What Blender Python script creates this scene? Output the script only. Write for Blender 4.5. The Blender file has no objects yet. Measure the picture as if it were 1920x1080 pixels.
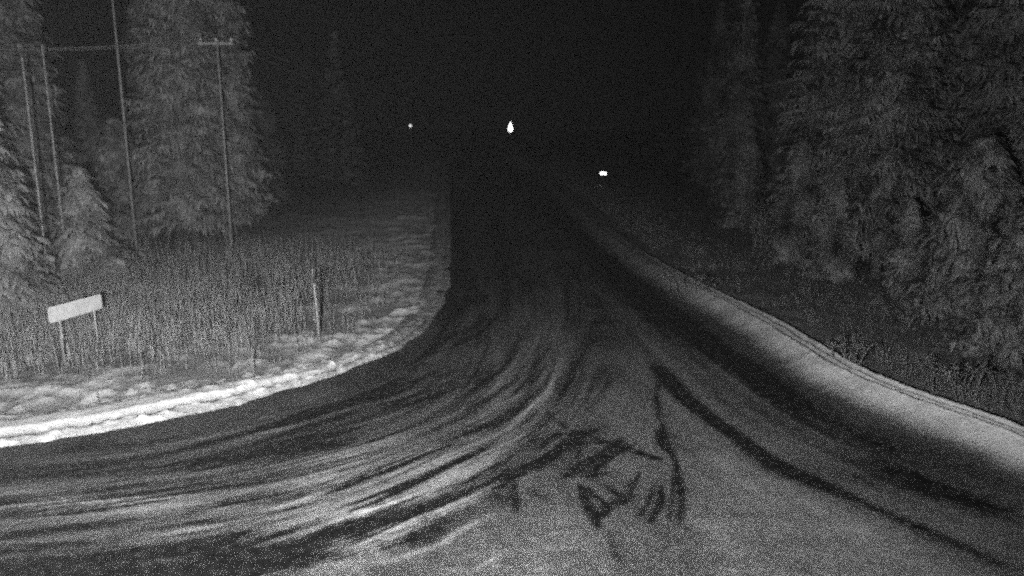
import bpy, math, random
import numpy as np

# ------------------------------------------------------------------ scene, camera, light
sc = bpy.context.scene
C = sc.collection
CAM_H, PITCH, F = 6.0, math.radians(11.6), 1488.0      # F in pixels of a 1920-wide picture

cam_d = bpy.data.cameras.new('camera')
cam_d.sensor_width = 36.0
cam_d.lens = 36.0 * F / 1920.0
cam_d.clip_start, cam_d.clip_end = 0.1, 2000.0
cam_d.dof.use_dof = True                   # fixed-focus lens set too near: everything a little soft
cam_d.dof.focus_distance = 2.5
cam_d.dof.aperture_fstop = 3.6
cam = bpy.data.objects.new('camera', cam_d)
C.objects.link(cam)
cam.location = (0, 0, CAM_H)
cam.rotation_euler = (math.pi / 2 - PITCH, 0, 0)
sc.camera = cam

sc.view_settings.view_transform = 'Standard'
sc.view_settings.look = 'None'
sc.view_settings.exposure = 0.0
sc.view_settings.gamma = 1.0
sc.render.engine = 'CYCLES'
sc.cycles.use_denoising = False            # a night camera's picture is grainy
sc.cycles.use_adaptive_sampling = True
sc.cycles.adaptive_threshold = 1.0
sc.cycles.adaptive_min_samples = 1
sc.cycles.max_bounces = 3
sc.cycles.diffuse_bounces = 1
sc.cycles.sample_clamp_indirect = 0.05

w = bpy.data.worlds.new('World')
sc.world = w
w.use_nodes = True
nt = w.node_tree
bg = nt.nodes['Background']
sky = nt.nodes.new('ShaderNodeTexSky')
sky.sky_type = 'NISHITA'
sky.sun_disc = False
sky.sun_elevation = math.radians(-6)
sky.sun_rotation = math.radians(180)
bw = nt.nodes.new('ShaderNodeRGBToBW')
nt.links.new(sky.outputs[0], bw.inputs[0])
tcw = nt.nodes.new('ShaderNodeTexCoord')
snz = nt.nodes.new('ShaderNodeTexWhiteNoise')
nt.links.new(tcw.outputs['Generated'], snz.inputs['Vector'])
mr = nt.nodes.new('ShaderNodeMapRange')
mr.inputs['From Min'].default_value = 0.80
mr.inputs['From Max'].default_value = 1.0
mr.inputs['To Min'].default_value = 0.0003
mr.inputs['To Max'].default_value = 0.0130
nt.links.new(snz.outputs['Value'], mr.inputs['Value'])
ms = nt.nodes.new('ShaderNodeMath'); ms.operation = 'MULTIPLY'; ms.inputs[1].default_value = 0.01
nt.links.new(bw.outputs[0], ms.inputs[0])
ma = nt.nodes.new('ShaderNodeMath'); ma.operation = 'ADD'
nt.links.new(ms.outputs[0], ma.inputs[0])
nt.links.new(mr.outputs['Result'], ma.inputs[1])
nt.links.new(ma.outputs[0], bg.inputs['Color'])
bg.inputs['Strength'].default_value = 1.0

# the camera mast's own infrared illuminator, aimed to the left
LAMP = (-0.9, 0.3, 5.6)
ld = bpy.data.lights.new('illuminator', 'SPOT')
ld.energy = 24500.0
ld.spot_size = math.radians(156)
ld.spot_blend = 1.0
ld.shadow_soft_size = 0.06
lo = bpy.data.objects.new('illuminator', ld)
C.objects.link(lo)
lo.location = LAMP
lo.rotation_euler = (math.radians(90 - 3), 0, math.radians(15))

HAZE = 0.00012

# ------------------------------------------------------------------ helpers
rng = np.random.default_rng(7)
random.seed(7)
CP, SP = math.cos(PITCH), math.sin(PITCH)


def ray(px, py):
    u, v = (px - 960.0) / F, (540.0 - py) / F
    return np.array([u, CP + v * SP, -SP + v * CP])


def G(px, py, z=0.0):
    """ground point seen at a picture point"""
    d = ray(px, py)
    t = (z - CAM_H) / d[2]
    return np.array([d[0] * t, d[1] * t])


def X_at(px, Y, z=0.0):
    """x of a thing standing at forward distance Y seen at column px"""
    depth = Y * CP - (z - CAM_H) * SP
    return (px - 960.0) / F * depth


def Z_at(py, Y):
    v = (540.0 - py) / F
    return CAM_H + Y * (-SP + v * CP) / (CP + v * SP)


def catmull(pts, n=16):
    P = np.asarray(pts, float)
    P = np.vstack([2 * P[0] - P[1], P, 2 * P[-1] - P[-2]])
    out = []
    for i in range(1, len(P) - 2):
        for t in np.linspace(0, 1, n, endpoint=False):
            a, b, c, d = P[i - 1], P[i], P[i + 1], P[i + 2]
            out.append(0.5 * (2 * b + (c - a) * t + (2 * a - 5 * b + 4 * c - d) * t * t + (3 * b - a - 3 * c + d) * t ** 3))
    out.append(P[-2])
    return np.array(out)


def resample(P, step):
    s = np.concatenate([[0], np.cumsum(np.linalg.norm(np.diff(P, axis=0), axis=1))])
    n = max(2, int(s[-1] / step))
    t = np.linspace(0, s[-1], n)
    return np.stack([np.interp(t, s, P[:, k]) for k in range(P.shape[1])], 1)


_tab = np.random.default_rng(3).random((256, 256))


def vnoise(x, y):
    xi, yi = np.floor(x).astype(int), np.floor(y).astype(int)
    fx, fy = x - xi, y - yi
    fx, fy = fx * fx * (3 - 2 * fx), fy * fy * (3 - 2 * fy)
    a = _tab[xi % 256, yi % 256]; b = _tab[(xi + 1) % 256, yi % 256]
    c = _tab[xi % 256, (yi + 1) % 256]; d = _tab[(xi + 1) % 256, (yi + 1) % 256]
    return (a * (1 - fx) + b * fx) * (1 - fy) + (c * (1 - fx) + d * fx) * fy


def fbm(x, y, o=4):
    s, a, t = 0, 0.5, 0
    for k in range(o):
        s = s + a * vnoise(x * 2 ** k + 17.3 * k, y * 2 ** k + 9.1 * k); t += a; a *= 0.5
    return s / t


def sstep(a, b, x):
    t = np.clip((x - a) / (b - a), 0, 1)
    return t * t * (3 - 2 * t)


def mesh_obj(name, V, faces, mat, parent=None, smooth=True, attr=None):
    V = np.asarray(V, dtype=np.float32).reshape(-1, 3)
    me = bpy.data.meshes.new(name)
    if isinstance(faces, np.ndarray):
        n, k = faces.shape
        me.vertices.add(len(V)); me.vertices.foreach_set('co', V.ravel())
        me.loops.add(n * k); me.loops.foreach_set('vertex_index', faces.astype(np.int32).ravel())
        me.polygons.add(n)
        me.polygons.foreach_set('loop_start', np.arange(0, n * k, k, dtype=np.int32))
        me.update(calc_edges=True)
    else:
        me.from_pydata(V.tolist(), [], faces)
    if smooth:
        me.polygons.foreach_set('use_smooth', np.ones(len(me.polygons), dtype=bool))
    if attr is not None:
        for k, a in attr.items():
            at = me.attributes.new(k, 'FLOAT', 'POINT')
            at.data.foreach_set('value', np.asarray(a, dtype=np.float32))
    me.materials.append(mat)
    o = bpy.data.objects.new(name, me)
    C.objects.link(o)
    o.parent = parent
    return o


def empty(name, loc, label, cat, group=None, rz=0.0):
    o = bpy.data.objects.new(name, None)
    C.objects.link(o)
    o.location = loc
    o.rotation_euler = (0, 0, rz)
    o.empty_display_size = 0.3
    o['label'] = label
    o['category'] = cat
    if group:
        o['group'] = group
    return o


def tag(o, label=None, cat=None, group=None, kind=None):
    if label: o['label'] = label
    if cat: o['category'] = cat
    if group: o['group'] = group
    if kind: o['kind'] = kind
    return o


class MB:
    """collects tubes and boxes into one mesh"""
    def __init__(s): s.v, s.f = [], []

    def tube(s, pts, rad, n=8, cap=True):
        pts = np.asarray(pts, float)
        rad = np.broadcast_to(np.asarray(rad, float), (len(pts),))
        base = len(s.v)
        for i, p in enumerate(pts):
            d = pts[min(i + 1, len(pts) - 1)] - pts[max(i - 1, 0)]
            d = d / (np.linalg.norm(d) + 1e-9)
            a = np.cross(d, [0.31, 0.95, 0.05]); a /= np.linalg.norm(a) + 1e-9
            b = np.cross(d, a)
            for k in range(n):
                t = 2 * math.pi * k / n
                s.v.append(p + rad[i] * (a * math.cos(t) + b * math.sin(t)))
        for i in range(len(pts) - 1):
            for k in range(n):
                k2 = (k + 1) % n
                s.f.append((base + i * n + k, base + i * n + k2, base + (i + 1) * n + k2, base + (i + 1) * n + k))
        if cap:
            s.f.append(tuple(base + k for k in range(n))[::-1])
            s.f.append(tuple(base + (len(pts) - 1) * n + k for k in range(n)))
        return s

    def box(s, c, h, bev=0.0):
        """box with chamfered outline in its x-z plane"""
        cx, cy, cz = c; hx, hy, hz = h; b = bev
        ring = [(-hx + b, -hz), (hx - b, -hz), (hx, -hz + b), (hx, hz - b), (hx - b, hz), (-hx + b, hz), (-hx, hz - b), (-hx, -hz + b)]
        base = len(s.v)
        for y in (-hy, hy):
            for x, z in ring:
                s.v.append(np.array([cx + x, cy + y, cz + z]))
        n = 8
        s.f.append(tuple(base + k for k in range(n)))
        s.f.append(tuple(base + n + k for k in range(n))[::-1])
        for k in range(n):
            k2 = (k + 1) % n
            s.f.append((base + k2, base + k, base + n + k, base + n + k2))
        return s

    def lathe(s, prof, c=(0, 0, 0), n=16):
        base = len(s.v)
        for r, z in prof:
            for k in range(n):
                t = 2 * math.pi * k / n
                s.v.append(np.array([c[0] + r * math.cos(t), c[1] + r * math.sin(t), c[2] + z]))
        for i in range(len(prof) - 1):
            for k in range(n):
                k2 = (k + 1) % n
                s.f.append((base + i * n + k, base + i * n + k2, base + (i + 1) * n + k2, base + (i + 1) * n + k))
        return s

    def build(s, name, mat, parent=None, smooth=True):
        return mesh_obj(name, np.array(s.v), s.f, mat, parent, smooth)


# ------------------------------------------------------------------ materials
STIP = 0.92


def grey_mat(name, lo_, hi_, scale=6.0, rough=0.85, grain=0.0, gscale=120.0, bump=0.0, attr=None, spec=0.2, detail=5.0):
    """grey material: noise between two albedos, or an attribute blended with noise; fine crystalline grain"""
    m = bpy.data.materials.new(name)
    m.use_nodes = True
    t = m.node_tree
    b = t.nodes['Principled BSDF']
    b.inputs['Roughness'].default_value = rough
    b.inputs['Specular IOR Level'].default_value = spec
    tc = t.nodes.new('ShaderNodeTexCoord')
    nz = t.nodes.new('ShaderNodeTexNoise')
    nz.inputs['Scale'].default_value = scale
    nz.inputs['Detail'].default_value = detail
    t.links.new(tc.outputs['Object'], nz.inputs['Vector'])
    mr = t.nodes.new('ShaderNodeMapRange')
    if attr:
        at = t.nodes.new('ShaderNodeAttribute'); at.attribute_name = attr
        k = t.nodes.new('ShaderNodeMath'); k.operation = 'MULTIPLY_ADD'
        k.inputs[1].default_value = 0.16
        t.links.new(nz.outputs[0], k.inputs[0])
        sb = t.nodes.new('ShaderNodeMath'); sb.operation = 'SUBTRACT'; sb.inputs[1].default_value = 0.08
        t.links.new(at.outputs['Fac'], sb.inputs[0])
        t.links.new(sb.outputs[0], k.inputs[2])
        t.links.new(k.outputs[0], mr.inputs['Value'])
        mr.inputs['From Min'].default_value, mr.inputs['From Max'].default_value = 0.0, 1.0
    else:
        t.links.new(nz.outputs[0], mr.inputs['Value'])
        mr.inputs['From Min'].default_value, mr.inputs['From Max'].default_value = 0.32, 0.68
    mr.inputs['To Min'].default_value, mr.inputs['To Max'].default_value = lo_, hi_
    out = mr.outputs['Result']
    if grain > 0:
        g = t.nodes.new('ShaderNodeTexNoise')
        g.inputs['Scale'].default_value = gscale
        g.inputs['Detail'].default_value = 2.0
        t.links.new(tc.outputs['Object'], g.inputs['Vector'])
        gm = t.nodes.new('ShaderNodeMapRange')
        gm.inputs['From Min'].default_value, gm.inputs['From Max'].default_value = 0.3, 0.7
        gm.inputs['To Min'].default_value, gm.inputs['To Max'].default_value = 1 - grain, 1 + grain
        t.links.new(g.outputs[0], gm.inputs['Value'])
        mu = t.nodes.new('ShaderNodeMath'); mu.operation = 'MULTIPLY'
        t.links.new(out, mu.inputs[0]); t.links.new(gm.outputs['Result'], mu.inputs[1])
        out = mu.outputs[0]
    # granular: bright crystals among dark ones, their share giving the mean albedo
    wn = t.nodes.new('ShaderNodeTexWhiteNoise')
    sn = t.nodes.new('ShaderNodeVectorMath'); sn.operation = 'SNAP'
    sn.inputs[1].default_value = (0.003, 0.003, 0.003)
    t.links.new(tc.outputs['Object'], sn.inputs[0])
    t.links.new(sn.outputs[0], wn.inputs['Vector'])
    tr = t.nodes.new('ShaderNodeMath'); tr.operation = 'LESS_THAN'
    dv = t.nodes.new('ShaderNodeMath'); dv.operation = 'DIVIDE'; dv.inputs[1].default_value = STIP
    t.links.new(out, dv.inputs[0])
    t.links.new(wn.outputs['Value'], tr.inputs[0]); t.links.new(dv.outputs[0], tr.inputs[1])
    mu2 = t.nodes.new('ShaderNodeMath'); mu2.operation = 'MULTIPLY'; mu2.inputs[1].default_value = STIP
    t.links.new(tr.outputs[0], mu2.inputs[0])
    mxs = t.nodes.new('ShaderNodeMix'); mxs.data_type = 'FLOAT'
    mxs.inputs['Factor'].default_value = 0.5
    t.links.new(out, mxs.inputs['A']); t.links.new(mu2.outputs[0], mxs.inputs['B'])
    out = mxs.outputs['Result']
    cb = t.nodes.new('ShaderNodeCombineColor')
    for i in range(3):
        t.links.new(out, cb.inputs[i])
    t.links.new(cb.outputs[0], b.inputs['Base Color'])
    if bump > 0:
        bn = t.nodes.new('ShaderNodeTexNoise')
        bn.inputs['Scale'].default_value = 14.0
        bn.inputs['Detail'].default_value = 6.0
        t.links.new(tc.outputs['Object'], bn.inputs['Vector'])
        bp = t.nodes.new('ShaderNodeBump')
        bp.inputs['Strength'].default_value = 1.0
        bp.inputs['Distance'].default_value = bump
        t.links.new(bn.outputs[0], bp.inputs['Height'])
        t.links.new(bp.outputs['Normal'], b.inputs['Normal'])
    return m


def glow_mat(name, v):
    m = bpy.data.materials.new(name); m.use_nodes = True
    b = m.node_tree.nodes['Principled BSDF']
    b.inputs['Base Color'].default_value = (.8, .8, .8, 1)
    b.inputs['Emission Color'].default_value = (1, 1, 1, 1)
    b.inputs['Emission Strength'].default_value = v
    return m


M_road = grey_mat('icy_road', 0.006, 0.62, scale=5.0, grain=0.55, gscale=90, bump=0.012, attr='snow', rough=0.8, spec=0.08)
M_bank = grey_mat('ploughed_snow', 0.07, 0.94, scale=2.6, grain=0.25, gscale=80, bump=0.03, attr='snow', spec=0.1)
M_ground = grey_mat('snowy_ground', 0.02, 0.8, scale=2.5, grain=0.5, gscale=60, bump=0.03, attr='snow', spec=0.1)
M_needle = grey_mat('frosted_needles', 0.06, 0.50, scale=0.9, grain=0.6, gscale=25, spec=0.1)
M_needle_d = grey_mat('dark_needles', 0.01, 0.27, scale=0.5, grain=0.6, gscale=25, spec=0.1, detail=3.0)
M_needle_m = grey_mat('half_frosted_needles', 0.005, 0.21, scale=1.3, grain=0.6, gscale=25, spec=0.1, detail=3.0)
M_under = grey_mat('dull_stalks', 0.05, 0.20, scale=2.0, grain=0.3, gscale=30)
M_bark = grey_mat('bark', 0.04, 0.12, scale=8, grain=0.3, gscale=60, bump=0.01)
M_pole = grey_mat('weathered_pole_wood', 0.24, 0.42, scale=7, grain=0.3, gscale=60, bump=0.004)
M_stalk = grey_mat('dry_stalks', 0.12, 0.42, scale=2.0, grain=0.3, gscale=30)
M_sign = grey_mat('white_sign_sheet', 0.60, 0.78, scale=5, grain=0.2, gscale=60, rough=0.5)
M_metal = grey_mat('galvanised_metal', 0.30, 0.42, scale=12, rough=0.5)
M_dark = grey_mat('dark_paint', 0.04, 0.07, scale=12, rough=0.6)
M_wire = grey_mat('aluminium_wire', 0.2, 0.3, scale=12, rough=0.5)
M_lamp = glow_mat('lamp_glow', 2.4)
M_lamp_dim = glow_mat('dim_lamp_glow', 0.9)
M_sign_reflection = glow_mat('sign_reflection', 2.4)  # emission stands in for light thrown back by the far reflective sign

# ------------------------------------------------------------------ road outline (picture points laid on the ground plane)
LEFT_PX = [(-700, 905), (-300, 872), (0, 837), (250, 800), (450, 755), (620, 705), (740, 655), (800, 610), (832, 560), (842, 510), (843, 450),
           (843, 390), (838, 330), (822, 300), (800, 281), (775, 268)]
RIGHT_PX = [(2500, 1110), (2200, 1005), (1920, 903), (1760, 830), (1600, 768), (1480, 705), (1350, 610), (1240, 545), (1150, 485), (1090, 430),
            (1050, 385), (1010, 345), (970, 318), (920, 296), (870, 281), (820, 268)]
LEFT = resample(catmull([G(*p) for p in LEFT_PX]), 0.4)
RIGHT = resample(catmull([G(*p) for p in RIGHT_PX]), 0.4)


def inside_road(x, y, grow=0.0):
    """left branch and right sweep included: between the two edges"""
    poly = np.vstack([LEFT, RIGHT[::-1], [[30, 1], [-30, 1]]])
    ins = np.zeros(x.shape, bool)
    n = len(poly)
    for i in range(n):
        x1, y1 = poly[i]; x2, y2 = poly[(i + 1) % n]
        if y1 == y2:
            continue
        c = ((y1 > y) != (y2 > y)) & (x < (x2 - x1) * (y - y1) / (y2 - y1) + x1)
        ins ^= c
    return ins


def dist_poly(x, y, P):
    d = np.full(x.shape, 1e9)
    P = P[::3]
    for i in range(len(P) - 1):
        ax, ay = P[i]; bx, by = P[i + 1]
        vx, vy = bx - ax, by - ay
        t = np.clip(((x - ax) * vx + (y - ay) * vy) / (vx * vx + vy * vy), 0, 1)
        d = np.minimum(d, (x - ax - t * vx) ** 2 + (y - ay - t * vy) ** 2)
    return np.sqrt(d)


# ------------------------------------------------------------------ road surface with its tyre tracks
XS = np.arange(-19.0, 17.0, 0.055)
YS = 5.5 * 1.0046 ** np.arange(0, 850)
YS = YS[YS < 262]
nx, ny = len(XS), len(YS)
GX, GY = np.meshgrid(XS, YS)

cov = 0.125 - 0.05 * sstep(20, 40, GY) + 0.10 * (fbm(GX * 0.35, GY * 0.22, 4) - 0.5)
add = np.zeros_like(cov)


def splat(path_px, amp, wid_m, fade=0.25, far=0.0, world=False, arr=None):
    """lay one track, a soft line of given width in metres, on the road"""
    arr = add if arr is None else arr
    P = np.array([G(*p) for p in path_px]) if not world else np.asarray(path_px)
    if len(P) > 2 and not world:
        P = catmull(P, 8)
    P = resample(P, 0.06 + wid_m * 0.2)
    n = len(P)
    s = np.linspace(0, 1, n)
    env = np.clip(np.minimum(s, 1 - s) / max(fade, 1e-3), 0, 1)
    env = env * (0.55 + 0.9 * vnoise(s * n * 0.05 + random.random() * 200, s * 0 + random.random() * 200))
    tmp = {}
    for (x, y), e in zip(P, env):
        if e <= 0: continue
        R = wid_m * 1.6
        i0, i1 = np.searchsorted(XS, (x - R, x + R))
        j0, j1 = np.searchsorted(YS, (y - R - 0.001 * y, y + R + 0.001 * y))
        if i1 <= i0 or j1 <= j0: continue
        dx = XS[i0:i1][None, :] - x
        dy = YS[j0:j1][:, None] - y
        g = e * math.exp(-max(0.0, y - 17.0) / 12.0 * far) * np.exp(-(dx * dx + dy * dy) / (wid_m * 0.55) ** 2)
        key = None
        sub = buf[j0:j1, i0:i1]
        np.maximum(sub, g, out=sub)
        tmp['j0'] = min(tmp.get('j0', 10 ** 9), j0); tmp['j1'] = max(tmp.get('j1', 0), j1)
        tmp['i0'] = min(tmp.get('i0', 10 ** 9), i0); tmp['i1'] = max(tmp.get('i1', 0), i1)
    if tmp:
        sl = (slice(tmp['j0'], tmp['j1']), slice(tmp['i0'], tmp['i1']))
        arr[sl] += amp * buf[sl]
        buf[sl] = 0


buf = np.zeros_like(cov)

LG = [  # turning tracks, left branch to the road ahead
    [(0, 862), (300, 822), (600, 742), (770, 672), (845, 600), (872, 520), (870, 420), (860, 340), (830, 292)],
    [(0, 900), (300, 862), (600, 790), (800, 720), (900, 640), (925, 540), (905, 430), (875, 340), (838, 294)],
    [(0, 945), (300, 910), (600, 850), (800, 785), (940, 680), (975, 570), (945, 440), (890, 345), (845, 296)],
    [(0, 975), (300, 940), (600, 885), (850, 800), (985, 700), (1020, 580), (985, 450), (905, 350), (852, 297)],
    [(0, 1030), (300, 1000), (560, 940), (800, 850), (980, 760), (1050, 620), (1030, 470), (925, 355), (858, 298)],
    [(0, 1110), (350, 1060), (640, 975), (850, 890), (1020, 790), (1080, 640), (1050, 480), (940, 360), (862, 298)],
    [(350, 1110), (640, 1050), (850, 960), (1000, 880), (1100, 760), (1115, 640), (1070, 490), (950, 365), (866, 298)],
]
RG = [  # tracks sweeping to the right
    [(1640, 1100), (1480, 1000), (1350, 900), (1250, 800), (1180, 690), (1110, 560), (1010, 420), (868, 298)],
    [(1960, 1100), (1600, 938), (1390, 825), (1250, 700), (1160, 600), (1090, 500), (1000, 395), (870, 298)],
    [(1960, 1020), (1650, 892), (1450, 790), (1330, 700), (1200, 590), (1110, 490), (1005, 380), (872, 299)],
    [(1960, 955), (1680, 848), (1480, 745), (1350, 655), (1220, 560), (1125, 485), (1010, 372), (874, 299)],
]


def fam(Gs):
    return np.array([_even(g) for g in Gs])


def _even(g):
    P = catmull(g, 20)
    idx = np.linspace(0, len(P) - 1, 200)
    return np.stack([np.interp(idx, np.arange(len(P)), P[:, k]) for k in range(2)], 1)


LF, RF = fam(LG), fam(RG)


def along(Fm, u, t0, t1, n=14, drift=0.0):
    out = []
    for q_ in range(n):
        k = min(max(u + drift * (q_ / (n - 1) - 0.5), 0), 1) * (len(Fm) - 1)
        i = min(int(k), len(Fm) - 2); f = k - i
        P = Fm[i] * (1 - f) + Fm[i + 1] * f
        a = (t0 + (t1 - t0) * q_ / (n - 1)) * 199
        out.append((np.interp(a, np.arange(200), P[:, 0]), np.interp(a, np.arange(200), P[:, 1])))
    return out


for _ in range(120):      # fine tracks of the left sweep
    u, t0 = random.random(), random.uniform(-0.08, 0.72)
    t1 = min(t0 + random.uniform(0.10, 0.42), 0.98)
    a = random.choice([1, -1]) * random.uniform(0.03, 0.15)
    splat(along(LF, u, max(t0, 0), t1, drift=random.gauss(0, 0.16)), a * .95, random.uniform(0.08, 0.30), 0.3, 1.0)
for _ in range(70):
    u, t0 = random.random(), random.uniform(0, 0.7)
    t1 = min(t0 + random.uniform(0.2, 0.5), 0.98)
    splat(along(RF, u, t0, t1), random.choice([1, -1.1]) * random.uniform(0.02, 0.06), random.uniform(0.10, 0.35), 0.3, 1.0)

S = splat
# broad bands: the dark, worn wheel lanes
S([(1020, 360), (1070, 420), (1130, 490), (1220, 570), (1330, 655), (1430, 715), (1540, 790), (1700, 850), (1960, 950)], -0.17, 1.4, 0.05)
S([(1130, 500), (1230, 572), (1340, 650), (1440, 715), (1540, 785)], -0.12, 0.9, 0.2)
S([(1225, 680), (1280, 745), (1380, 815), (1450, 870), (1600, 935)], -0.24, 0.40, 0.15)
S([(1480, 880), (1600, 935), (1760, 1005), (1960, 1095)], -0.10, 0.36, 0.2)
S([(1480, 870), (1650, 905), (1800, 935), (1960, 975)], -0.08, 0.6, 0.3)
S([(1560, 850), (1700, 890), (1850, 950), (1960, 990)], -0.05, 0.6, 0.3)
S([(858, 300), (862, 400), (866, 500), (845, 590), (780, 665), (640, 735)], -0.10, 1.1, 0.1)
S([(905, 330), (925, 420), (950, 520), (940, 600), (880, 690)], -0.08, 1.0, 0.2)
S([(-40, 885), (200, 852), (400, 810), (600, 762), (760, 700)], -0.05, 0.6, 0.2)
S([(-60, 1010), (150, 985), (330, 965), (480, 930), (560, 925)], -0.12, 0.30, 0.15)
S([(60, 1060), (250, 1040), (480, 1005), (560, 985), (650, 948), (740, 918), (860, 878)], -0.14, 0.28, 0.2)
S([(300, 1078), (420, 1060), (540, 1045), (620, 1030)], -0.12, 0.5, 0.2)
S([(700, 920), (800, 893), (890, 850), (985, 805), (1050, 770)], -0.13, 0.22, 0.25)
S([(860, 935), (960, 890), (1040, 850), (1110, 800)], -0.16, 0.26, 0.3)
S([(760, 880), (880, 830), (960, 780), (1020, 710)], -0.10, 0.16, 0.3)
S([(480, 780), (520, 775), (560, 765), (700, 745)], -0.10, 0.30, 0.3)
S([(640, 1000), (740, 968), (800, 950), (880, 920)], -0.10, 0.10, 0.3)
S([(690, 1035), (770, 1012), (800, 990)], -0.12, 0.08, 0.3)
S([(-60, 1085), (150, 1065), (330, 1050), (480, 1050)], -0.10, 1.0, 0.1)
S([(-60, 1020), (150, 1000), (330, 985), (480, 975)], -0.05, 0.5, 0.1)
S([(-60, 905), (150, 880), (330, 858), (480, 835), (640, 800)], -0.05, 1.1, 0.1)
S([(1330, 720), (1450, 800), (1650, 880), (1960, 1000)], -0.045, 1.3, 0.15)
# untouched, paler snow left between the tracks at the lower right
for yy, x0, x1, aa in ((860, 1250, 1390, .03), (900, 1300, 1450, .04), (940, 1300, 1560, .045), (985, 1290, 1660, .05), (1030, 1290, 1760, .055), (1075, 1290, 1860, .06)):
    S([(x0, yy), ((x0 + x1) / 2, yy + 5), (x1, yy + 10)], aa * 1.25, 0.6, 0.12)
# bright left-over snow
S([(-20, 978), (47, 967), (164, 950), (281, 938), (380, 926), (470, 915)], 0.62, 0.11, 0.25)
S([(-20, 952), (47, 941), (117, 928), (210, 913)], 0.30, 0.08, 0.3)
S([(180, 925), (300, 915), (420, 900), (520, 885)], 0.20, 0.08, 0.3)
S([(250, 1005), (375, 990), (469, 971), (562, 940), (656, 897), (750, 860), (867, 823), (930, 803)], 0.27, 0.19, 0.12)
S([(480, 962), (560, 940), (600, 925), (660, 897)], 0.22, 0.10, 0.3)
S([(560, 1003), (633, 975), (703, 955), (797, 928), (850, 903)], 0.30, 0.19, 0.2)
S([(610, 972), (660, 960), (690, 957), (740, 940)], 0.35, 0.10, 0.3)
S([(506, 1028), (562, 1006), (633, 990), (700, 972)], 0.22, 0.07, 0.2)
S([(581, 1041), (656, 1020), (720, 1005)], 0.26, 0.07, 0.3)
S([(642, 1047), (703, 1029), (750, 1006), (800, 985)], 0.28, 0.10, 0.25)
S([(690, 1060), (760, 1042), (830, 1018), (870, 990), (940, 960)], 0.32, 0.14, 0.25)
S([(820, 1020), (850, 1000), (900, 975)], 0.30, 0.12, 0.3)
S([(870, 1080), (900, 1062), (960, 1030)], 0.24, 0.07, 0.3)
S([(597, 855), (667, 846), (733, 820), (800, 793)], 0.16, 0.10, 0.3)
S([(563, 773), (613, 757), (680, 738)], 0.10, 0.16, 0.3)
S([(640, 802), (700, 790), (760, 770), (830, 745)], 0.12, 0.12, 0.3)
S([(880, 775), (947, 753), (985, 733), (1018, 705), (1030, 660)], 0.12, 0.20, 0.3)
S([(960, 672), (985, 652), (1015, 630), (1028, 590)], 0.10, 0.14, 0.3)
S([(840, 905), (880, 885), (913, 867), (945, 847)], 0.20, 0.12, 0.3)
S([(900, 918), (960, 900), (1013, 887), (1060, 865)], 0.14, 0.09, 0.3)
S([(30, 850), (160, 835), (300, 812)], 0.06, 0.25, 0.3)
S([(1340, 1062), (1365, 1068), (1392, 1074)], 0.40, 0.04, 0.4)
S([(1385, 1056), (1420, 1064), (1440, 1070)], 0.35, 0.04, 0.4)
# the trampled, lumpy patch at the bottom centre
for _ in range(60):
    x, y = random.gauss(1010, 95), random.gauss(1035, 36)
    a = random.uniform(-30, 30)
    S([(x - 18, y + a * .3), (x, y), (x + 18, y - a * .3)], random.uniform(0.02, 0.11), random.uniform(0.05, 0.12), 0.5)
for yy, x0, x1 in ((975, 880, 1250), (1005, 850, 1280), (1035, 800, 1290), (1070, 900, 1290)):
    S([(x0, yy), ((x0 + x1) / 2, yy), (x1, yy)], 0.012, 0.40, 0.2)
for x, y, a, r in ((1195, 874, .50, .08), (1180, 885, .22, .20), (1140, 1035, .5, .09), (1130, 1055, .35, .10), (1190, 1052, .55, .07),
                   (955, 1034, .28, .13), (1230, 930, .18, .28), (1215, 965, .12, .30), (1172, 1018, .5, .05), (1210, 1072, .4, .07),
                   (1235, 1040, .25, .05), (1285, 880, .06, .3)):
    S([(x - 9, y - 3), (x, y), (x + 9, y + 4)], a, r, 0.45)
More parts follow.
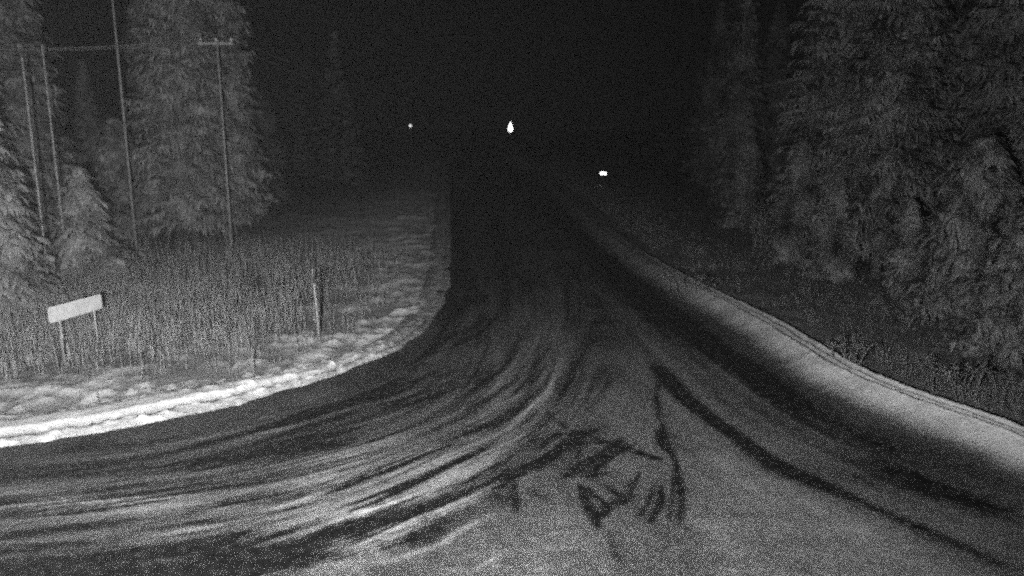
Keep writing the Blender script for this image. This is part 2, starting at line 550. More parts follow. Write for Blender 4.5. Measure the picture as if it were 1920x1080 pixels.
# tangle of thin dark lines laid into the road colour
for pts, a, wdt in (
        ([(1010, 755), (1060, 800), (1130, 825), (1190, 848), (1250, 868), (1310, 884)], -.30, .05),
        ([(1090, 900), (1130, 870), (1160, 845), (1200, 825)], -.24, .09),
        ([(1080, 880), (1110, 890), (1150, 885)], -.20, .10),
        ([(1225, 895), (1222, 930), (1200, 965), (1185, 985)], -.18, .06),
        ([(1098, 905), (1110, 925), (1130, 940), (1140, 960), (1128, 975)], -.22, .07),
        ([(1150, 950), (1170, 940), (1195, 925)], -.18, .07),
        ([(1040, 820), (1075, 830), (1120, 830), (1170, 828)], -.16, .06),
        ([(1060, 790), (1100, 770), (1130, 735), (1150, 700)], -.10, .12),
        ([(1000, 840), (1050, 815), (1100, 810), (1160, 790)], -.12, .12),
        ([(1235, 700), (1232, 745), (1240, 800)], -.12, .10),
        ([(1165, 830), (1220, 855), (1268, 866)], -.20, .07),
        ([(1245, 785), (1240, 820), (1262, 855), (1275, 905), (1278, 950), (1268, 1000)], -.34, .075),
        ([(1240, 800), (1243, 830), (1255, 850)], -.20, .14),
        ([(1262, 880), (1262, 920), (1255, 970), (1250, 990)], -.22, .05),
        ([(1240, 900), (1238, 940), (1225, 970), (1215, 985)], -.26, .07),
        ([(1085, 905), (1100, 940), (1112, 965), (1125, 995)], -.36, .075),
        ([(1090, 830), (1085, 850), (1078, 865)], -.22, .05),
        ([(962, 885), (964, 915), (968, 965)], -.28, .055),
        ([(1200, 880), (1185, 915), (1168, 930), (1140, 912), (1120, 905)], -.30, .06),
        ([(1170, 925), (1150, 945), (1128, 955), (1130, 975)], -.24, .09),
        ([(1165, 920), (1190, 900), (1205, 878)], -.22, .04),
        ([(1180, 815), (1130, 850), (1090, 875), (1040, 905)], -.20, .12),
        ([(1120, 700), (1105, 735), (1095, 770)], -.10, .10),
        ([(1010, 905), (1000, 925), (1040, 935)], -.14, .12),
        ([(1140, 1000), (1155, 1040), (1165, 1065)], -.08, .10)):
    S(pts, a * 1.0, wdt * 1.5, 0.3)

dLg, dRg = dist_poly(GX, GY, LEFT), dist_poly(GX, GY, RIGHT)
# coordinates running across (cu) and along (ct, metres) the turning tracks, read off the guide curves
from mathutils.kdtree import KDTree
nu = 49
US = np.linspace(0, 6, nu)
pts, uu, tt = [], [], []
for u in US:
    i = min(int(u), 5); f = u - i
    Pp = LF[i] * (1 - f) + LF[i + 1] * f
    gp = np.array([G(*p) for p in Pp[:150]])
    al = np.concatenate([[0], np.cumsum(np.linalg.norm(np.diff(gp, axis=0), axis=1))])
    al = al - np.interp(75, np.arange(len(al)), al)
    for g_, l_ in zip(gp, al):
        pts.append(g_); uu.append(u); tt.append(l_)
kd = KDTree(len(pts))
for i, p in enumerate(pts): kd.insert((p[0], p[1], 0), i)
kd.balance()
uu, tt = np.array(uu), np.array(tt)
ss = 3
SX, SY = GX[::ss, ::ss], GY[::ss, ::ss]
cu_, ct_, cd_ = np.zeros(SX.shape), np.zeros(SX.shape), np.full(SX.shape, 9.0)
for j in range(SX.shape[0]):
    if SY[j, 0] > 40: break
    for i in range(SX.shape[1]):
        if SX[j, i] > 7 or SX[j, i] < -14: continue
        nn = kd.find_n((SX[j, i], SY[j, i], 0), 4)
        w_ = np.array([1 / (n_[2] + 0.03) ** 2 for n_ in nn]); ix = [n_[1] for n_ in nn]
        w_ /= w_.sum()
        cu_[j, i] = (uu[ix] * w_).sum(); ct_[j, i] = (tt[ix] * w_).sum(); cd_[j, i] = nn[0][2]


def up(A):
    xs, ys = SX[0], SY[:, 0]
    T_ = np.array([np.interp(XS, xs, r_) for r_ in A])
    return np.array([np.interp(YS, ys, T_[:, k]) for k in range(T_.shape[1])]).T


cu, ct, cd = up(cu_), up(ct_), up(cd_)
lw = (1 - sstep(24, 38, GY)) * (1 - sstep(0.15, 0.9, cd)) * (GX > -13.5) * (1 - sstep(4, 6.8, GX))
wu = cu + 0.10 * (fbm(GX * 0.6, GY * 0.6, 2) - 0.5)
st1 = fbm(wu * 3.2, ct * 0.22, 4)
st2 = 0.5 * fbm(wu * 11.0 + 0.55 * ct, ct * 0.6, 3) + 0.5 * fbm(wu * 12.0 - 0.5 * ct + 50, ct * 0.7, 3)
st4 = fbm((wu - 0.10 * ct) * 5.0 + 40, ct * 0.35 + 9, 3)
# where the loose snow has stayed: a broad streaky patch at the lower centre, a narrower one at the left
def patch(px, py, rx, ry):
    c = G(px, py); ex = G(px + rx, py) - c; ey = G(px, py + ry) - c
    return np.exp(-(((GX - c[0]) / abs(ex[0])) ** 2 + ((GY - c[1]) / abs(ey[1])) ** 2))


pt = patch(740, 985, 190, 70) + 0.3 * patch(900, 1010, 150, 70) + 0.55 * patch(700, 880, 230, 45) + 0.75 * patch(170, 945, 260, 26) + 0.12 * patch(960, 760, 110, 60)
pt = np.clip(pt, 0, 1.1)
st3 = fbm(dRg * 2.5, GY * 0.16, 4)
add *= 1 - 0.9 * lw * (1 - sstep(0.30, 0.62, st2)) * (add > 0.02)
feather = sstep(0.43, 0.60, 0.45 * st1 + 0.55 * st2 + 0.10 * (fbm(GX * 6, GY * 6, 2) - 0.5))
add += lw * (pt * (0.50 * feather - 0.04) + 0.20 * (st1 - 0.5) * np.exp(-np.clip(GY - 16, 0, 99) / 14) + 0.26 * (st2 - 0.5) * np.exp(-np.clip(GY - 13, 0, 99) / 7) - 0.07 * sstep(0.52, 0.7, st4))
add -= 0.15 * patch(200, 1078, 380, 48)
fine_ = fbm(GX * 9, GY * 9, 3)
add += 0.5 * np.clip(add, 0, 1) * (fine_ - 0.5) * 2
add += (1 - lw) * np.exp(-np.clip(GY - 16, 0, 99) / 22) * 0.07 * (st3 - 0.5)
blob = fbm(GX * 1.6, GY * 0.9, 4)
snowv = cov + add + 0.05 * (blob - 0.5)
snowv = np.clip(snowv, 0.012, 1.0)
# slightly shiny ruts follow the tracks
hgt = 0.03 * np.clip(add, -0.5, 0.6) + 0.012 * (fbm(GX * 1.3, GY * 1.3, 4) - 0.5)
hgt += 0.03 * np.clip(snowv - 0.25, 0, 1) * (fbm(GX * 5, GY * 5, 3) - 0.5)

ins = inside_road(GX, GY)
dl = np.minimum(dLg, dRg)
ins = ins | (dl < 0.35)
idx = np.arange(nx * ny).reshape(ny, nx)
keep = ins[:-1, :-1] & ins[:-1, 1:] & ins[1:, :-1] & ins[1:, 1:]
quads = np.stack([idx[:-1, :-1][keep], idx[:-1, 1:][keep], idx[1:, 1:][keep], idx[1:, :-1][keep]], 1)
used = np.unique(quads)
remap = np.full(nx * ny, -1); remap[used] = np.arange(len(used))
V = np.stack([GX.ravel()[used], GY.ravel()[used], hgt.ravel()[used]], 1)
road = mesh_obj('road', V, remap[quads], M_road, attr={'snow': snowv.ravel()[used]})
tag(road, 'icy snow-covered road with curving tyre tracks', kind='structure')

# ------------------------------------------------------------------ ground sheet
def axis(fine0, fine1, st, far):
    a = [fine0]
    s = st
    while a[-1] > -far: s *= 1.12; a.append(a[-1] - s)
    b = [fine1]; s = st
    while b[-1] < far: s *= 1.12; b.append(b[-1] + s)
    return np.array(a[::-1][:-1] + list(np.arange(fine0, fine1, st)) + b)


gx = axis(-24, 24, 0.13, 900)
gy = np.concatenate([np.array([-300, -120, -50, -20, -8, 0, 4.]), 6 * 1.008 ** np.arange(0, 640)])
gy = gy[gy < 950]
AX, AY = np.meshgrid(gx, gy)
r_in = inside_road(AX, AY)
dL, dR = dist_poly(AX, AY, LEFT), dist_poly(AX, AY, RIGHT)
dd = np.minimum(dL, dR)
out_d = np.where(r_in, -dd, dd)


def ground_h(x, y, od):
    h = 0.30 * (fbm(x * 0.15, y * 0.15, 3) - 0.5) + 0.10 * (fbm(x * 1.2, y * 1.2, 3) - 0.5)
    return -0.05 + sstep(0.2, 2.5, od) * (h - 0.05)


AH = ground_h(AX, AY, out_d)
leftside = dL < dR
lump = 0.5 * fbm(AX * 5.2, AY * 4.4, 4) + 0.5 * fbm(AX * 1.1, AY * 0.9, 3)
streak = fbm(AX * 0.5, AY * 1.8, 3)
near = np.exp(-np.clip(out_d - 2.5, 0, 99) / 3.5)
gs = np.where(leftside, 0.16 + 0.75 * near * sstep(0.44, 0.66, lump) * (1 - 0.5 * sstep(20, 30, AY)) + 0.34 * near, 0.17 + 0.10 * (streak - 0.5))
# open snow beyond the stalks, paled further to paint in a round lens glare
glare_snow = np.exp(-((AX + 9.0) / 6.5) ** 2) * sstep(30, 42, AY) * (1 - 0.6 * sstep(60, 85, AY)) * np.where(leftside, 1, 0)
gs = gs + 0.55 * sstep(-0.5, 4.5, out_d) * glare_snow * (0.7 + 0.6 * streak)
AH = AH + np.where(leftside, 0.16, 0.02) * near * sstep(0, 1.0, out_d) * sstep(0.42, 0.72, lump)
gi = np.arange(AX.size).reshape(AX.shape)
q = np.stack([gi[:-1, :-1].ravel(), gi[:-1, 1:].ravel(), gi[1:, 1:].ravel(), gi[1:, :-1].ravel()], 1)
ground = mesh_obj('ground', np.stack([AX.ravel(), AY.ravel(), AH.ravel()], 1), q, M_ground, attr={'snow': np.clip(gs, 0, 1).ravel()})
tag(ground, 'snowy verge and field under the forest', kind='structure')

# ------------------------------------------------------------------ snow banks thrown up by the plough
def bank(name, P, side, prof, width, label):
    """side +1: bank lies to the left of the direction of travel. prof(w, s) gives height and snow value"""
    P = resample(P, 0.09)
    T = np.gradient(P, axis=0); T /= np.linalg.norm(T, axis=1)[:, None]
    N = np.stack([-T[:, 1], T[:, 0]], 1) * side
    W = np.linspace(0, 1, 44)
    s = np.arange(len(P)) * 0.09
    wob = 0.14 * (fbm(s * 0.8, s * 0 + 3, 4) - 0.5) * 2 + 0.05 * (vnoise(s * 4, s * 0) - 0.5)
    wd = width(P[:, 1], P[:, 0])
    off = -0.12 + wob[:, None] * (1 - W)[None, :] + W[None, :] * wd[:, None]
    X = P[:, 0][:, None] + N[:, 0][:, None] * off
    Y = P[:, 1][:, None] + N[:, 1][:, None] * off
    Hh, Sn = prof(W[None, :] + 0 * X, s[:, None] + 0 * X, X, Y)
    Z = Hh - 0.055 + 0.0 * X
    n, m = X.shape
    ii = np.arange(n * m).reshape(n, m)
    q = np.stack([ii[:-1, :-1].ravel(), ii[:-1, 1:].ravel(), ii[1:, 1:].ravel(), ii[1:, :-1].ravel()], 1)
    if side > 0: q = q[:, ::-1]
    o = mesh_obj(name, np.stack([X.ravel(), Y.ravel(), Z.ravel()], 1), q.copy(), M_bank, attr={'snow': np.clip(Sn, 0, 1).ravel()})
    return tag(o, label, kind='structure')


def edge0(W):
    return sstep(0.0, 0.10, W) * (1 - sstep(0.9, 1.0, W))


def profL(W, s, X, Y):
    near_ = 1 - sstep(15.2, 18.5, Y)
    far = 1 - 0.95 * sstep(16, 27, Y)
    big = fbm(X * 1.5, Y * 1.5, 3); lump = fbm(X * 6.0, Y * 6.5, 3); lump2 = fbm(X * 12, Y * 14, 3)
    clod = np.clip(lump - 0.52, 0, 1) * 2.2
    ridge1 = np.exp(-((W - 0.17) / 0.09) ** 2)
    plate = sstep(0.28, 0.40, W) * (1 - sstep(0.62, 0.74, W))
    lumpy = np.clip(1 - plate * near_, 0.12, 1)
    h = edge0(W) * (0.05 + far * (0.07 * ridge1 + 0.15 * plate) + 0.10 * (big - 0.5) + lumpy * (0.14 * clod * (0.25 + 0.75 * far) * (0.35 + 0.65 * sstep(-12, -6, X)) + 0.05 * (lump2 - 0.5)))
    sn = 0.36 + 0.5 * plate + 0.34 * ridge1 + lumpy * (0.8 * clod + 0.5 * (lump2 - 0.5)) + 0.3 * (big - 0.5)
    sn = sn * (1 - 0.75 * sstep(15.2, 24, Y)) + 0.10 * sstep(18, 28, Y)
    return h + 0.02, sn


def profR(W, s, X, Y):
    lump = fbm(X * 2.2, Y * 2.2, 3); fine = fbm(X * 7, Y * 7, 3)
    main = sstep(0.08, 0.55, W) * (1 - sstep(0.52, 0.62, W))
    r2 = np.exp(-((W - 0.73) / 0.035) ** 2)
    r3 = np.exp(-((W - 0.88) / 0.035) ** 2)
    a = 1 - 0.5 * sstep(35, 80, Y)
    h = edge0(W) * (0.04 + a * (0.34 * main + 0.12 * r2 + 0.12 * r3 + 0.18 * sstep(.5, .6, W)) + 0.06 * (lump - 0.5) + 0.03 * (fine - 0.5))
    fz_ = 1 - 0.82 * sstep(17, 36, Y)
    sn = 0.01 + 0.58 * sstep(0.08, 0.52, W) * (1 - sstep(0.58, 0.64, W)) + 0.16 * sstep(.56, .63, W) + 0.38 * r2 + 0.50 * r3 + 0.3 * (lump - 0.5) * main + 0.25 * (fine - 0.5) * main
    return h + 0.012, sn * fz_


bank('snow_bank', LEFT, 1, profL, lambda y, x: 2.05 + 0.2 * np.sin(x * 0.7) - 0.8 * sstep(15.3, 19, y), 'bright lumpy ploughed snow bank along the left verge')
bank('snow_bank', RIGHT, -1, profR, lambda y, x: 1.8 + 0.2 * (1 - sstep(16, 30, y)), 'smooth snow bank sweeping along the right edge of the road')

# ------------------------------------------------------------------ trees
def spruce_mesh(H, R, seed, whorl=0.36, per=7, dens=1.0, bare=0.06, pad=1.0, power=0.75):
    r = np.random.default_rng(seed)
    vs, fs = [], []
    nv = 0

    def ribbon(P, wd, side):
        nonlocal nv
        P = np.asarray(P); n = len(P)
        wd = np.asarray(wd)[:, None]
        L = P + side * wd - np.array([0, 0, 1]) * wd * 0.55
        Rr = P - side * wd - np.array([0, 0, 1]) * wd * 0.55
        vs.append(np.stack([L, P, Rr], 1).reshape(-1, 3))
        for i in range(n - 1):
            b = nv + 3 * i
            fs.append((b, b + 1, b + 4, b + 3)); fs.append((b + 1, b + 2, b + 5, b + 4))
        nv += 3 * n

    z = H * bare + 0.2
    while z < H * 0.985:
        t = z / H
        Lm = R * (1 - t) ** power + 0.10
        Lm *= 1 - 0.45 * max(0, 0.14 - t) / 0.14
        k = max(4, int(per * dens * (0.55 + 0.45 * (1 - t))))
        a0 = r.random() * 6.28
        for j in range(k):
            if r.random() < 0.10: continue
            a = a0 + j * 6.283 / k + r.normal(0, 0.22)
            L = Lm * r.uniform(0.62, 1.15)
            d = np.array([math.cos(a), math.sin(a), 0]); sd = np.array([-d[1], d[0], 0])
            zz = z + r.normal(0, whorl * 0.35)
            droop = r.uniform(0.30, 0.62) * (1.15 - t * 0.8)
            S_ = np.linspace(0, 1, 6)
            bend = r.normal(0, 0.12)
            P = np.array([d * s * L + sd * bend * s * s * L + np.array([0, 0, zz + L * (0.16 * s - droop * s * s + 0.16 * s ** 4)]) for s in S_])
            ribbon(P, 0.085 * (1.1 - S_) * (0.6 + 0.25 * L) + 0.02, sd)
            nt_ = int(3 + L * 4.2 * dens)
            for q_ in range(nt_):
                s = r.uniform(0.18, 1.0)
                p = np.array([np.interp(s, S_, P[:, c]) for c in range(3)])
                sg = 1 if q_ % 2 else -1
                ang = r.uniform(0.35, 1.15)
                dir_ = d * math.cos(ang) + sd * sg * math.sin(ang)
                l = (0.22 + 0.42 * L * (1 - s) * 0.7 + 0.12) * r.uniform(0.7, 1.3)
                l = min(l, 1.0)
                ss = np.linspace(0, 1, 4)
                Q = np.array([p + dir_ * l * x + np.array([0, 0, -l * (0.15 * x + r.uniform(0.35, 0.8) * x * x)]) for x in ss])
                sd2 = np.array([-dir_[1], dir_[0], 0])
                ribbon(Q, pad * np.array([0.05, 0.085, 0.07, 0.012]) * r.uniform(0.7, 1.3), sd2)
        z += whorl * r.uniform(0.75, 1.25) * (1 - 0.45 * t)
    # leader
    ribbon(np.array([[0, 0, H * 0.95], [0.01, 0, H * 0.98], [0, 0.01, H]]), np.array([0.05, 0.03, 0.01]), np.array([1, 0, 0]))
    return np.vstack(vs), np.array(fs, dtype=np.int32)


def make_tree(name, H, R, seed, mat, **kw):
    root = bpy.data.objects.new(name, None); C.objects.link(root)
    mb = MB()
    zs = np.linspace(-0.3, H * 0.97, 9)
    mb.tube([(0.06 * math.sin(k * 1.3 + seed), 0.06 * math.cos(k * 1.1), z) for k, z in enumerate(zs)], H * 0.0115 * (1.03 - np.linspace(0, 1, 9)) + 0.015, 8)
    mb.build('trunk', M_bark, root)
    V, Fc = spruce_mesh(H, R, seed, **kw)
    mesh_obj('crown', V, Fc, mat, root, smooth=False)
    return root


protos = {
    'A': (make_tree('spruce', 20.0, 3.3, 11, M_needle, whorl=0.36, per=9, pad=0.6, dens=1.6), 20.0),
    'B': (make_tree('spruce', 18.0, 2.7, 23, M_needle, whorl=0.34, per=9, pad=0.6, dens=1.6), 18.0),
    'C': (make_tree('spruce', 8.2, 2.3, 37, M_needle, whorl=0.28, per=9, pad=1.0, dens=1.5), 8.2),
    'D': (make_tree('spruce', 5.4, 1.9, 41, M_needle, whorl=0.26, per=8, pad=0.8, dens=1.5), 5.4),
    'F': (make_tree('spruce', 20.0, 3.1, 67, M_needle_d, whorl=0.40, per=8, dens=1.6, pad=0.5), 20.0),
    'G': (make_tree('spruce', 9.0, 2.4, 71, M_needle_d, whorl=0.30, per=8, pad=0.6, dens=1.8), 9.0),
    'H': (make_tree('spruce', 6.0, 2.3, 83, M_needle_m, whorl=0.28, per=9, pad=0.65, dens=2.0), 6.0),
    'E': (make_tree('spruce', 16.0, 3.6, 53, M_needle_d, whorl=0.36, per=8, pad=0.5, dens=2.0, power=0.55), 16.0),
}
proto_used = set()


def place(kind, px, Y, H, label, group, rz=0.0, sx=1.0, X=None):
    root, h0 = protos[kind]
    if kind in proto_used:
        r = root.copy(); C.objects.link(r)
        for ch in root.children:
            c = ch.copy(); C.objects.link(c); c.parent = r
    else:
        r = root; proto_used.add(kind)
    k = H / h0
    r.location = (X_at(px, Y) if X is None else X, Y, -0.1)
    r.scale = (k * sx, k * sx, k)
    r.rotation_euler = (0, 0, rz)
    r['label'] = label; r['category'] = 'tree'; r['group'] = group
    return r


GL, GR = 'spruces left of the road', 'spruces right of the road'
place('C', -8, 24, 7.9, 'snow-laden drooping spruce at the left picture edge, the brightest tree, behind the white sign', GL, 0.4, 0.92)
place('D', 168, 29.5, 4.6, 'low bushy spruce just above and right of the white sign', GL, 1.1)
place('A', 365, 41, 22, 'tall broad spruce between the two tallest poles', GL, 0.2, 0.86)
place('B', 432, 44, 20.5, 'tall spruce behind the pole with the crossarm, bordering the black sky', GL, 2.0, 0.85)
place('B', 55, 38, 19, 'tall dim spruce behind the two leftmost slim poles', GL, 3.3)
place('A', -45, 31, 17, 'tall spruce cut by the left picture edge above the snow-laden one', GL, 4.4)
place('B', 105, 50, 13.0, 'dim spruce standing farther back left of the dark gap in the left forest', GL, 5.2, 0.9)
place('A', 310, 56, 21, 'dim tall spruce at the back, just right of the tallest bare pole', GL, 1.7, 0.8)
place('B', 180, 60, 11.0, 'faint low-topped spruce filling the gap behind the second and third poles', GL, 2.4)
place('D', 232, 44, 6.5, 'small dim spruce at the foot of the tallest bare pole', GL, 2.7)
place('E', 500, 62, 9.5, 'dark low spruce at the edge of the field, right of the crossarm pole', GL, 0.7)

place('H', 1812, 23.5, 5.9, 'pointed spruce of middling height, its tip showing against the taller right forest trees', GR, 0.3)
place('H', 1935, 20.0, 5.2, 'spruce cut by the right picture edge, with pale bough tips', GR, 1.9)
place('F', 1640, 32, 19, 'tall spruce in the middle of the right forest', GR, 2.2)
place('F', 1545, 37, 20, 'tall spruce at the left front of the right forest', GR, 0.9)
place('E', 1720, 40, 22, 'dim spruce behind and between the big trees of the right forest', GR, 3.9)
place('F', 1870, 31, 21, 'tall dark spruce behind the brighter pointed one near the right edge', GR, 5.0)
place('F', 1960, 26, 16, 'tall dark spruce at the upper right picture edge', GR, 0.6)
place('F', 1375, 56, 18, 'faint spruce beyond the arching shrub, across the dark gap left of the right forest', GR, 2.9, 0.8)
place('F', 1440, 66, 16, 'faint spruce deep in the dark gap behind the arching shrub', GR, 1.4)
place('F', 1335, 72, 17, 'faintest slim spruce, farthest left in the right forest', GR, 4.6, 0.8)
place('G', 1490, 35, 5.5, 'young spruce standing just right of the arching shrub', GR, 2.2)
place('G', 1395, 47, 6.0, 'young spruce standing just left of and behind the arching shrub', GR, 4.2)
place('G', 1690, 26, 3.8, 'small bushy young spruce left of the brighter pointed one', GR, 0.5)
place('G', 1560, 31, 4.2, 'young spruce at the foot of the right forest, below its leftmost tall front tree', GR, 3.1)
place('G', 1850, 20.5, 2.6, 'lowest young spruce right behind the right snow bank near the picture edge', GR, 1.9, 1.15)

# far wood that reads as one dark mass
fv, ff, nfv = [], [], 0
rr = np.random.default_rng(5)
bases = [spruce_mesh(15, 2.8, 90 + k, whorl=0.9, per=6, dens=0.45, pad=2.4) for k in range(3)]
spots = []
for k in range(46):
    Y = rr.uniform(75, 190)
    spots.append((X_at(rr.uniform(380, 700), Y) - 2, Y))
for k in range(40):
    Y = rr.uniform(85, 200)
    spots.append((X_at(rr.uniform(1190, 1500), Y) + 4, Y))
for k in range(26):
    spots.append((rr.uniform(-45, 60), rr.uniform(225, 290)))
for k, (x, y) in enumerate(spots):
    Vb, Fb = bases[k % 3]
    s = rr.uniform(0.55, 1.0) * (0.75 if y > 200 else 1); a = rr.random() * 6.28
    Rm = np.array([[math.cos(a), -math.sin(a), 0], [math.sin(a), math.cos(a), 0], [0, 0, 1]])
    fv.append(Vb @ Rm.T * s + np.array([x, y, -0.1])); ff.append(Fb + nfv); nfv += len(Vb)
tag(mesh_obj('far_forest', np.vstack(fv), np.vstack(ff), M_needle_d, smooth=False), 'dark distant spruce forest along the road', 'forest', kind='stuff')

# ------------------------------------------------------------------ dry stalks in the left field (uncountable)
n = 90000
bx = rr.uniform(-22, -2.5, n); by = 15 + 23 * rr.random(n) ** 0.9
dl_ = dist_poly(bx, by, LEFT)
ok = (~inside_road(bx, by)) & (dl_ > 1.9)
dens = fbm(bx * 0.9, by * 0.6, 3)
pr = sstep(2.8, 7.5, dl_) * sstep(0.30, 0.6, dens) * (1 - 0.9 * sstep(20, 33, by)) + 0.03
# leave the ground by the road thinner, as in the photograph
ok &= rr.random(n) < pr
ok &= ~((np.abs(bx + 10.9) < 1.3) & (by > 15) & (by < 20.8) & (rr.random(n) < 0.75))
bx, by, dl_ = bx[ok], by[ok], dl_[ok]
n = len(bx)
ht = rr.uniform(0.25, 1.15, n) * (0.45 + 0.55 * sstep(2.0, 5.0, dl_))
wdt = rr.uniform(0.005, 0.011, n)
az = rr.uniform(-0.9, 0.9, n)
lean = rr.normal(0, 0.13, (n, 2)) * ht[:, None]
sx_, sy_ = np.cos(az) * wdt, np.sin(az) * wdt
bz = np.full(n, -0.12)
v0 = np.stack([bx - sx_, by - sy_, bz], 1); v1 = np.stack([bx + sx_, by + sy_, bz], 1)
m0 = np.stack([bx - sx_ * .8 + lean[:, 0] * .4, by - sy_ * .8 + lean[:, 1] * .4, ht * .6], 1)
m1 = np.stack([bx + sx_ * .8 + lean[:, 0] * .4, by + sy_ * .8 + lean[:, 1] * .4, ht * .6], 1)
t0_ = np.stack([bx + lean[:, 0] - sx_ * .3, by + lean[:, 1], ht], 1); t1_ = np.stack([bx + lean[:, 0] + sx_ * .3, by + lean[:, 1], ht], 1)
gv = np.stack([v0, v1, m1, m0, t1_, t0_], 1).reshape(-1, 3)
b6 = np.arange(n) * 6
gq = np.vstack([np.stack([b6, b6 + 1, b6 + 2, b6 + 3], 1), np.stack([b6 + 3, b6 + 2, b6 + 4, b6 + 5], 1)])
tag(mesh_obj('dry_grass', gv, gq, M_stalk, smooth=False), 'tall dry grass and weed stalks standing in the snowy field', 'grass', kind='stuff')

# rough low growth behind the right bank
n = 26000
t = rr.random(n)
k = (t ** 1.5 * (len(RIGHT) * 0.55)).astype(int) + 8
Tn = np.gradient(RIGHT, axis=0); Tn /= np.linalg.norm(Tn, axis=1)[:, None]
offd = 2.7 + rr.exponential(2.6, n)
bx = RIGHT[k, 0] + Tn[k, 1] * offd; by = RIGHT[k, 1] - Tn[k, 0] * offd + rr.normal(0, .3, n)
ok = fbm(bx * 0.8, by * 0.8, 3) > 0.45
bx, by = bx[ok], by[ok]; n = len(bx)
ht = rr.uniform(0.12, 0.55, n); az = rr.uniform(-1.5, 1.5, n); wdt = rr.uniform(.005, .012, n)
ln = rr.normal(0, 0.18, (n, 2))
v0 = np.stack([bx - np.cos(az) * wdt, by - np.sin(az) * wdt, np.full(n, -.15)], 1)
v1 = np.stack([bx + np.cos(az) * wdt, by + np.sin(az) * wdt, np.full(n, -.15)], 1)
v2 = np.stack([bx + ln[:, 0], by + ln[:, 1], ht], 1)
gv = np.stack([v0, v1, v2], 1).reshape(-1, 3)
gf = np.arange(3 * n).reshape(-1, 3)
tag(mesh_obj('undergrowth', gv, gf, M_under, smooth=False), 'sparse frosted undergrowth between the right snow bank and the spruces', 'undergrowth', kind='stuff')

# ------------------------------------------------------------------ night haze
hm = bpy.data.materials.new('night_haze'); hm.use_nodes = True
ht_ = hm.node_tree
ht_.nodes.remove(ht_.nodes['Principled BSDF'])
pv = ht_.nodes.new('ShaderNodeVolumePrincipled')
pv.inputs['Color'].default_value = (.9, .9, .9, 1)
pv.inputs['Density'].default_value = HAZE
pv.inputs['Anisotropy'].default_value = 0.0
ht_.links.new(pv.outputs[0], ht_.nodes['Material Output'].inputs['Volume'])
hb = bpy.data.meshes.new('haze')
hv = [(x, y, z) for z in (-3, 40) for y in (-310, 960) for x in (-920, 920)]
hb.from_pydata(hv, [], [(0, 2, 3, 1), (4, 5, 7, 6), (0, 1, 5, 4), (2, 6, 7, 3), (0, 4, 6, 2), (1, 3, 7, 5)])
hb.materials.append(hm)
hz = bpy.data.objects.new('haze', hb); C.objects.link(hz)
tag(hz, 'thin night haze over the road', kind='stuff')

# ------------------------------------------------------------------ poles and wires
GP = 'wooden power line poles'


def pole(px, Y, top_py, r, label, lean=0.0):
    X = X_at(px, Y)
    H = Z_at(top_py, Y)
    o = empty('utility_pole', (X, Y, 0), label, 'pole', GP)
    MB().tube([(0, 0, -0.4), (lean * .5, 0, H * .5), (lean, 0, H)], [r, r * .88, r * .72], 12).build('shaft', M_pole, o)
    MB().lathe([(r * .74, H), (r * .80, H + .02), (r * .4, H + .07), (0.001, H + .09)], (lean, 0, 0), 12).build('cap', M_metal, o)
    return o, X, H


# base column, distance, top row
p1, x1, h1 = pole(96, 26.8, 112, 0.036, 'slim pole nearest the white sign, leftmost of the four')
p2, x2, h2 = pole(131, 29.0, 88, 0.036, 'slim pole second from the left, rising just right of the white sign')
p3, x3, h3 = pole(256, 38.5, -60, 0.062, 'tallest pole, running out of the top of the picture')
p4, x4, h4 = pole(435, 38.0, 78, 0.062, 'pole topped by a short crossarm in front of the spruces')
# crossarm with insulators on the fourth pole
MB().box((0, -0.14, h4 - 0.10), (0.82, 0.045, 0.06), 0.012).build('crossarm', M_pole, p4, False)
for dx in (-0.7, 0.0, 0.7):
    MB().lathe([(0.02, -.04), (0.02, .05), (0.05, .06), (0.055, .10), (0.03, .12), (0.05, .14), (0.045, .18), (0.001, .2)], (dx, -0.14, h4 - 0.05), 10).build('insulator', M_sign, p4)
# far pole with a dim lamp
FY = 92.0
fx = X_at(770, FY, 6.0)
fz = Z_at(236, FY)
fp = empty('utility_pole', (fx, FY, 0), 'distant pole carrying the dim lamp left of the road', 'pole', GP)
MB().tube([(0, 0, -0.4), (0, 0, 9.0)], [0.11, 0.08], 10).build('shaft', M_dark, fp)
MB().box((0, 0.12, 8.7), (0.8, 0.045, 0.06), 0.012).build('crossarm', M_dark, fp, False)
MB().tube([(0, -0.05, fz + .25), (0, -.3, fz + .3), (0, -.45, fz + .18)], 0.025, 8).build('lamp_arm', M_dark, fp)
MB().lathe([(0.001, -.17), (.12, -.14), (.17, -.03), (.16, .06), (.08, .15), (.001, .18)], (0, -.45, fz), 12).build('lamp_globe', M_lamp_dim, fp)


def wire(A, B, sag, label):
    A, B = np.array(A), np.array(B)
    pts = [A + (B - A) * t - np.array([0, 0, 4 * sag * t * (1 - t)]) for t in np.linspace(0, 1, 26)]
    o = MB().tube(pts, 0.016, 6).build('power_cable', M_wire)
    return tag(o, label, 'cable', 'power cables')


zc = h4 + 0.14
Z0 = Z_at(80, 33)
wire((X_at(-260, 33), 33, Z_at(70, 33)), (x4 - 0.7, 37.86, zc), 0.45, 'cable strung from the left picture edge to the crossarm, front strand')
wire((X_at(-230, 36), 36, Z_at(62, 36)), (x4, 37.86, zc), 0.62, 'cable strung from the left picture edge to the crossarm, rear lower strand')
wire((x4 + 0.7, 37.86, zc), (fx + .6, FY + .12, 8.85), 0.5, 'cable running from the crossarm away over the dark field, right strand')
wire((x4, 37.86, zc), (fx - .6, FY + .12, 8.85), 0.75, 'cable running from the crossarm away over the dark field, left strand')

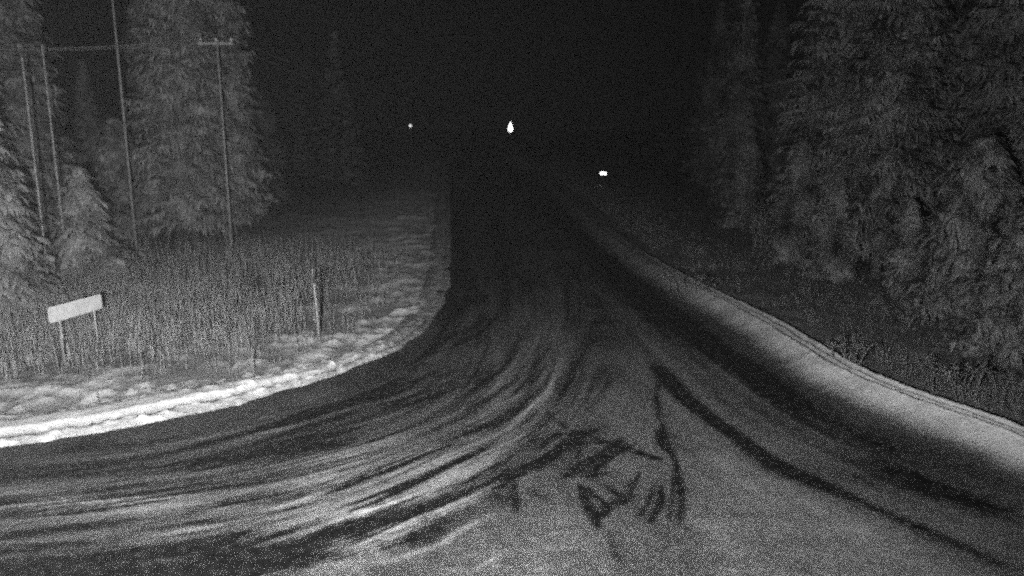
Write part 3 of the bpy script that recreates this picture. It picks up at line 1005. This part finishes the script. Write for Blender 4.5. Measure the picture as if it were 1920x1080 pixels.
# ------------------------------------------------------------------ the white sign, turned along the side road
c1 = np.array([X_at(92, 18.9, 1.3), 18.9]); ang = math.atan2(0.964, 0.266)
L = 1.72
mid = c1 + np.array([math.cos(ang), math.sin(ang)]) * L / 2
zt = Z_at(592, 18.9)
sg = empty('road_sign', (mid[0], mid[1], 0), 'blank-looking white rectangular sign on two posts in the dry grass at the left', 'sign', rz=ang)
MB().box((0, 0, zt), (L / 2, 0.012, 0.20), 0.045).build('panel', M_sign, sg, False)
for dx in (-0.50, 0.62):
    MB().tube([(dx, 0.045, -0.3), (dx, 0.045, zt + 0.17)], 0.030, 10).build('post', M_metal, sg)
for dz in (-0.11, 0.11):
    MB().box((0, 0.022, zt + dz), (L / 2 - 0.06, 0.009, 0.016), 0.004).build('rail', M_metal, sg, False)

# ------------------------------------------------------------------ marker stakes
b = G(600, 642)
st = empty('marker_post', (b[0], b[1], 0), 'slim leaning marker post in the field by the left snow bank', 'post')
zt2 = Z_at(505, b[1])
xt = X_at(586, b[1], zt2) - b[0]
MB().tube([(0, 0, -0.3), (xt * .5, 0, zt2 * .5), (xt, 0, zt2)], [0.036, 0.034, 0.03], 10).build('shaft', M_pole, st)
MB().tube([(xt * .82, 0, zt2 * .82), (xt * .93, 0, zt2 * .93)], [0.037, 0.036], 10).build('reflector_band', M_bark, st)
b = G(477, 700)
sk = MB().tube([(0, 0, -.1), (-.02, 0, .35), (-.03, .02, Z_at(650, b[1]))], [.013, .012, .010], 8).build('stake', M_pole)
sk.location = (b[0], b[1], 0)
tag(sk, 'short thin pale stake at the outer edge of the left snow bank', 'stake')

# ------------------------------------------------------------------ far lamp, and a far sign whose reflected light is painted as emission
Y = 130.0
lx, lz = X_at(957, Y, 6), Z_at(240, Y)
lp = empty('street_lamp', (lx, Y, 0), 'bright teardrop street lamp beside the far end of the road', 'street lamp')
MB().tube([(0.0, 0.5, -0.3), (0, 0.5, lz + .9), (0, .3, lz + 1.15), (0, 0, lz + 1.05)], [0.10, .07, .045, .04], 10).build('pole', M_dark, lp)
MB().lathe([(0.001, -.62), (.24, -.56), (.38, -.36), (.41, -.12), (.33, .18), (.20, .50), (.10, .78), (.05, .95), (.001, 1.0)], (0, 0, lz), 20).build('lantern', M_lamp, lp)
Y = 80.0
lx, lz = X_at(1131, Y, 1.3), Z_at(325, Y)
gsn = empty('reflective_sign', (lx, Y, 0), 'small oblong reflective sign with emissive face on a short post, right of the road', 'sign')
MB().box((0, 0, lz), (0.32, 0.05, 0.14), 0.07).build('panel', M_sign_reflection, gsn, False)
MB().box((0, 0.06, lz), (0.35, 0.009, 0.17), 0.08).build('backing', M_dark, gsn, False)
MB().tube([(0, 0.11, -0.3), (0, 0.11, lz + .1)], 0.04, 8).build('post', M_dark, gsn)

# ------------------------------------------------------------------ arching shrub on the right and small plants
def shrub(px, py, h, spread, n, label, name='shrub', arch=1.0, seed=1, grp='shrubs behind the right snow bank'):
    r = np.random.default_rng(seed)
    b = G(px, py)
    root = empty(name, (b[0], b[1], -0.05), label, 'shrub', grp)
    st, tw = MB(), MB()
    for k in range(n):
        a = r.uniform(0, 6.28); L = spread * r.uniform(.4, 1)
        d = np.array([math.cos(a), math.sin(a) * .6, 0])
        hh = h * r.uniform(.7, 1)
        o_ = r.normal(0, 0.30, 3) * spread * np.array([1, .6, 0])
        pts = [o_ + d * L * s + np.array([0, 0, hh * (math.sin(s * 2.2 * arch) if arch > .5 else s)]) for s in np.linspace(0, 1, 7)]
        st.tube(pts, np.linspace(.022, .006, 7), 5)
        for q_ in range(9):
            s = r.uniform(.3, 1); i = s * 6; i0 = min(int(i), 5); p = pts[i0] + (pts[i0 + 1] - pts[i0]) * (i - i0)
            e = p + r.normal(0, 1, 3) * np.array([.16, .16, .10]) * (h / 1.5 + .3)
            tw.tube([p, (p + e) / 2 + [0, 0, .03], e], [.011, .009, .004], 4)
    st.build('stem', M_under, root); tw.build('twig', M_under, root)
    return root


shrub(1442, 470, 2.3, 1.9, 26, 'dim bare shrub with arching twigs in front of the right forest', seed=4)
shrub(1295, 640 - 80, 0.9, .8, 10, 'low faint shrub just above the middle of the right snow bank', seed=6)
shrub(1590, 690, 0.8, .8, 12, 'low shrub beyond the twin ridges of the right snow bank', seed=8)
shrub(1800, 745, 0.9, 0.9, 12, 'low shrub under the spruces near the right picture edge', seed=9)
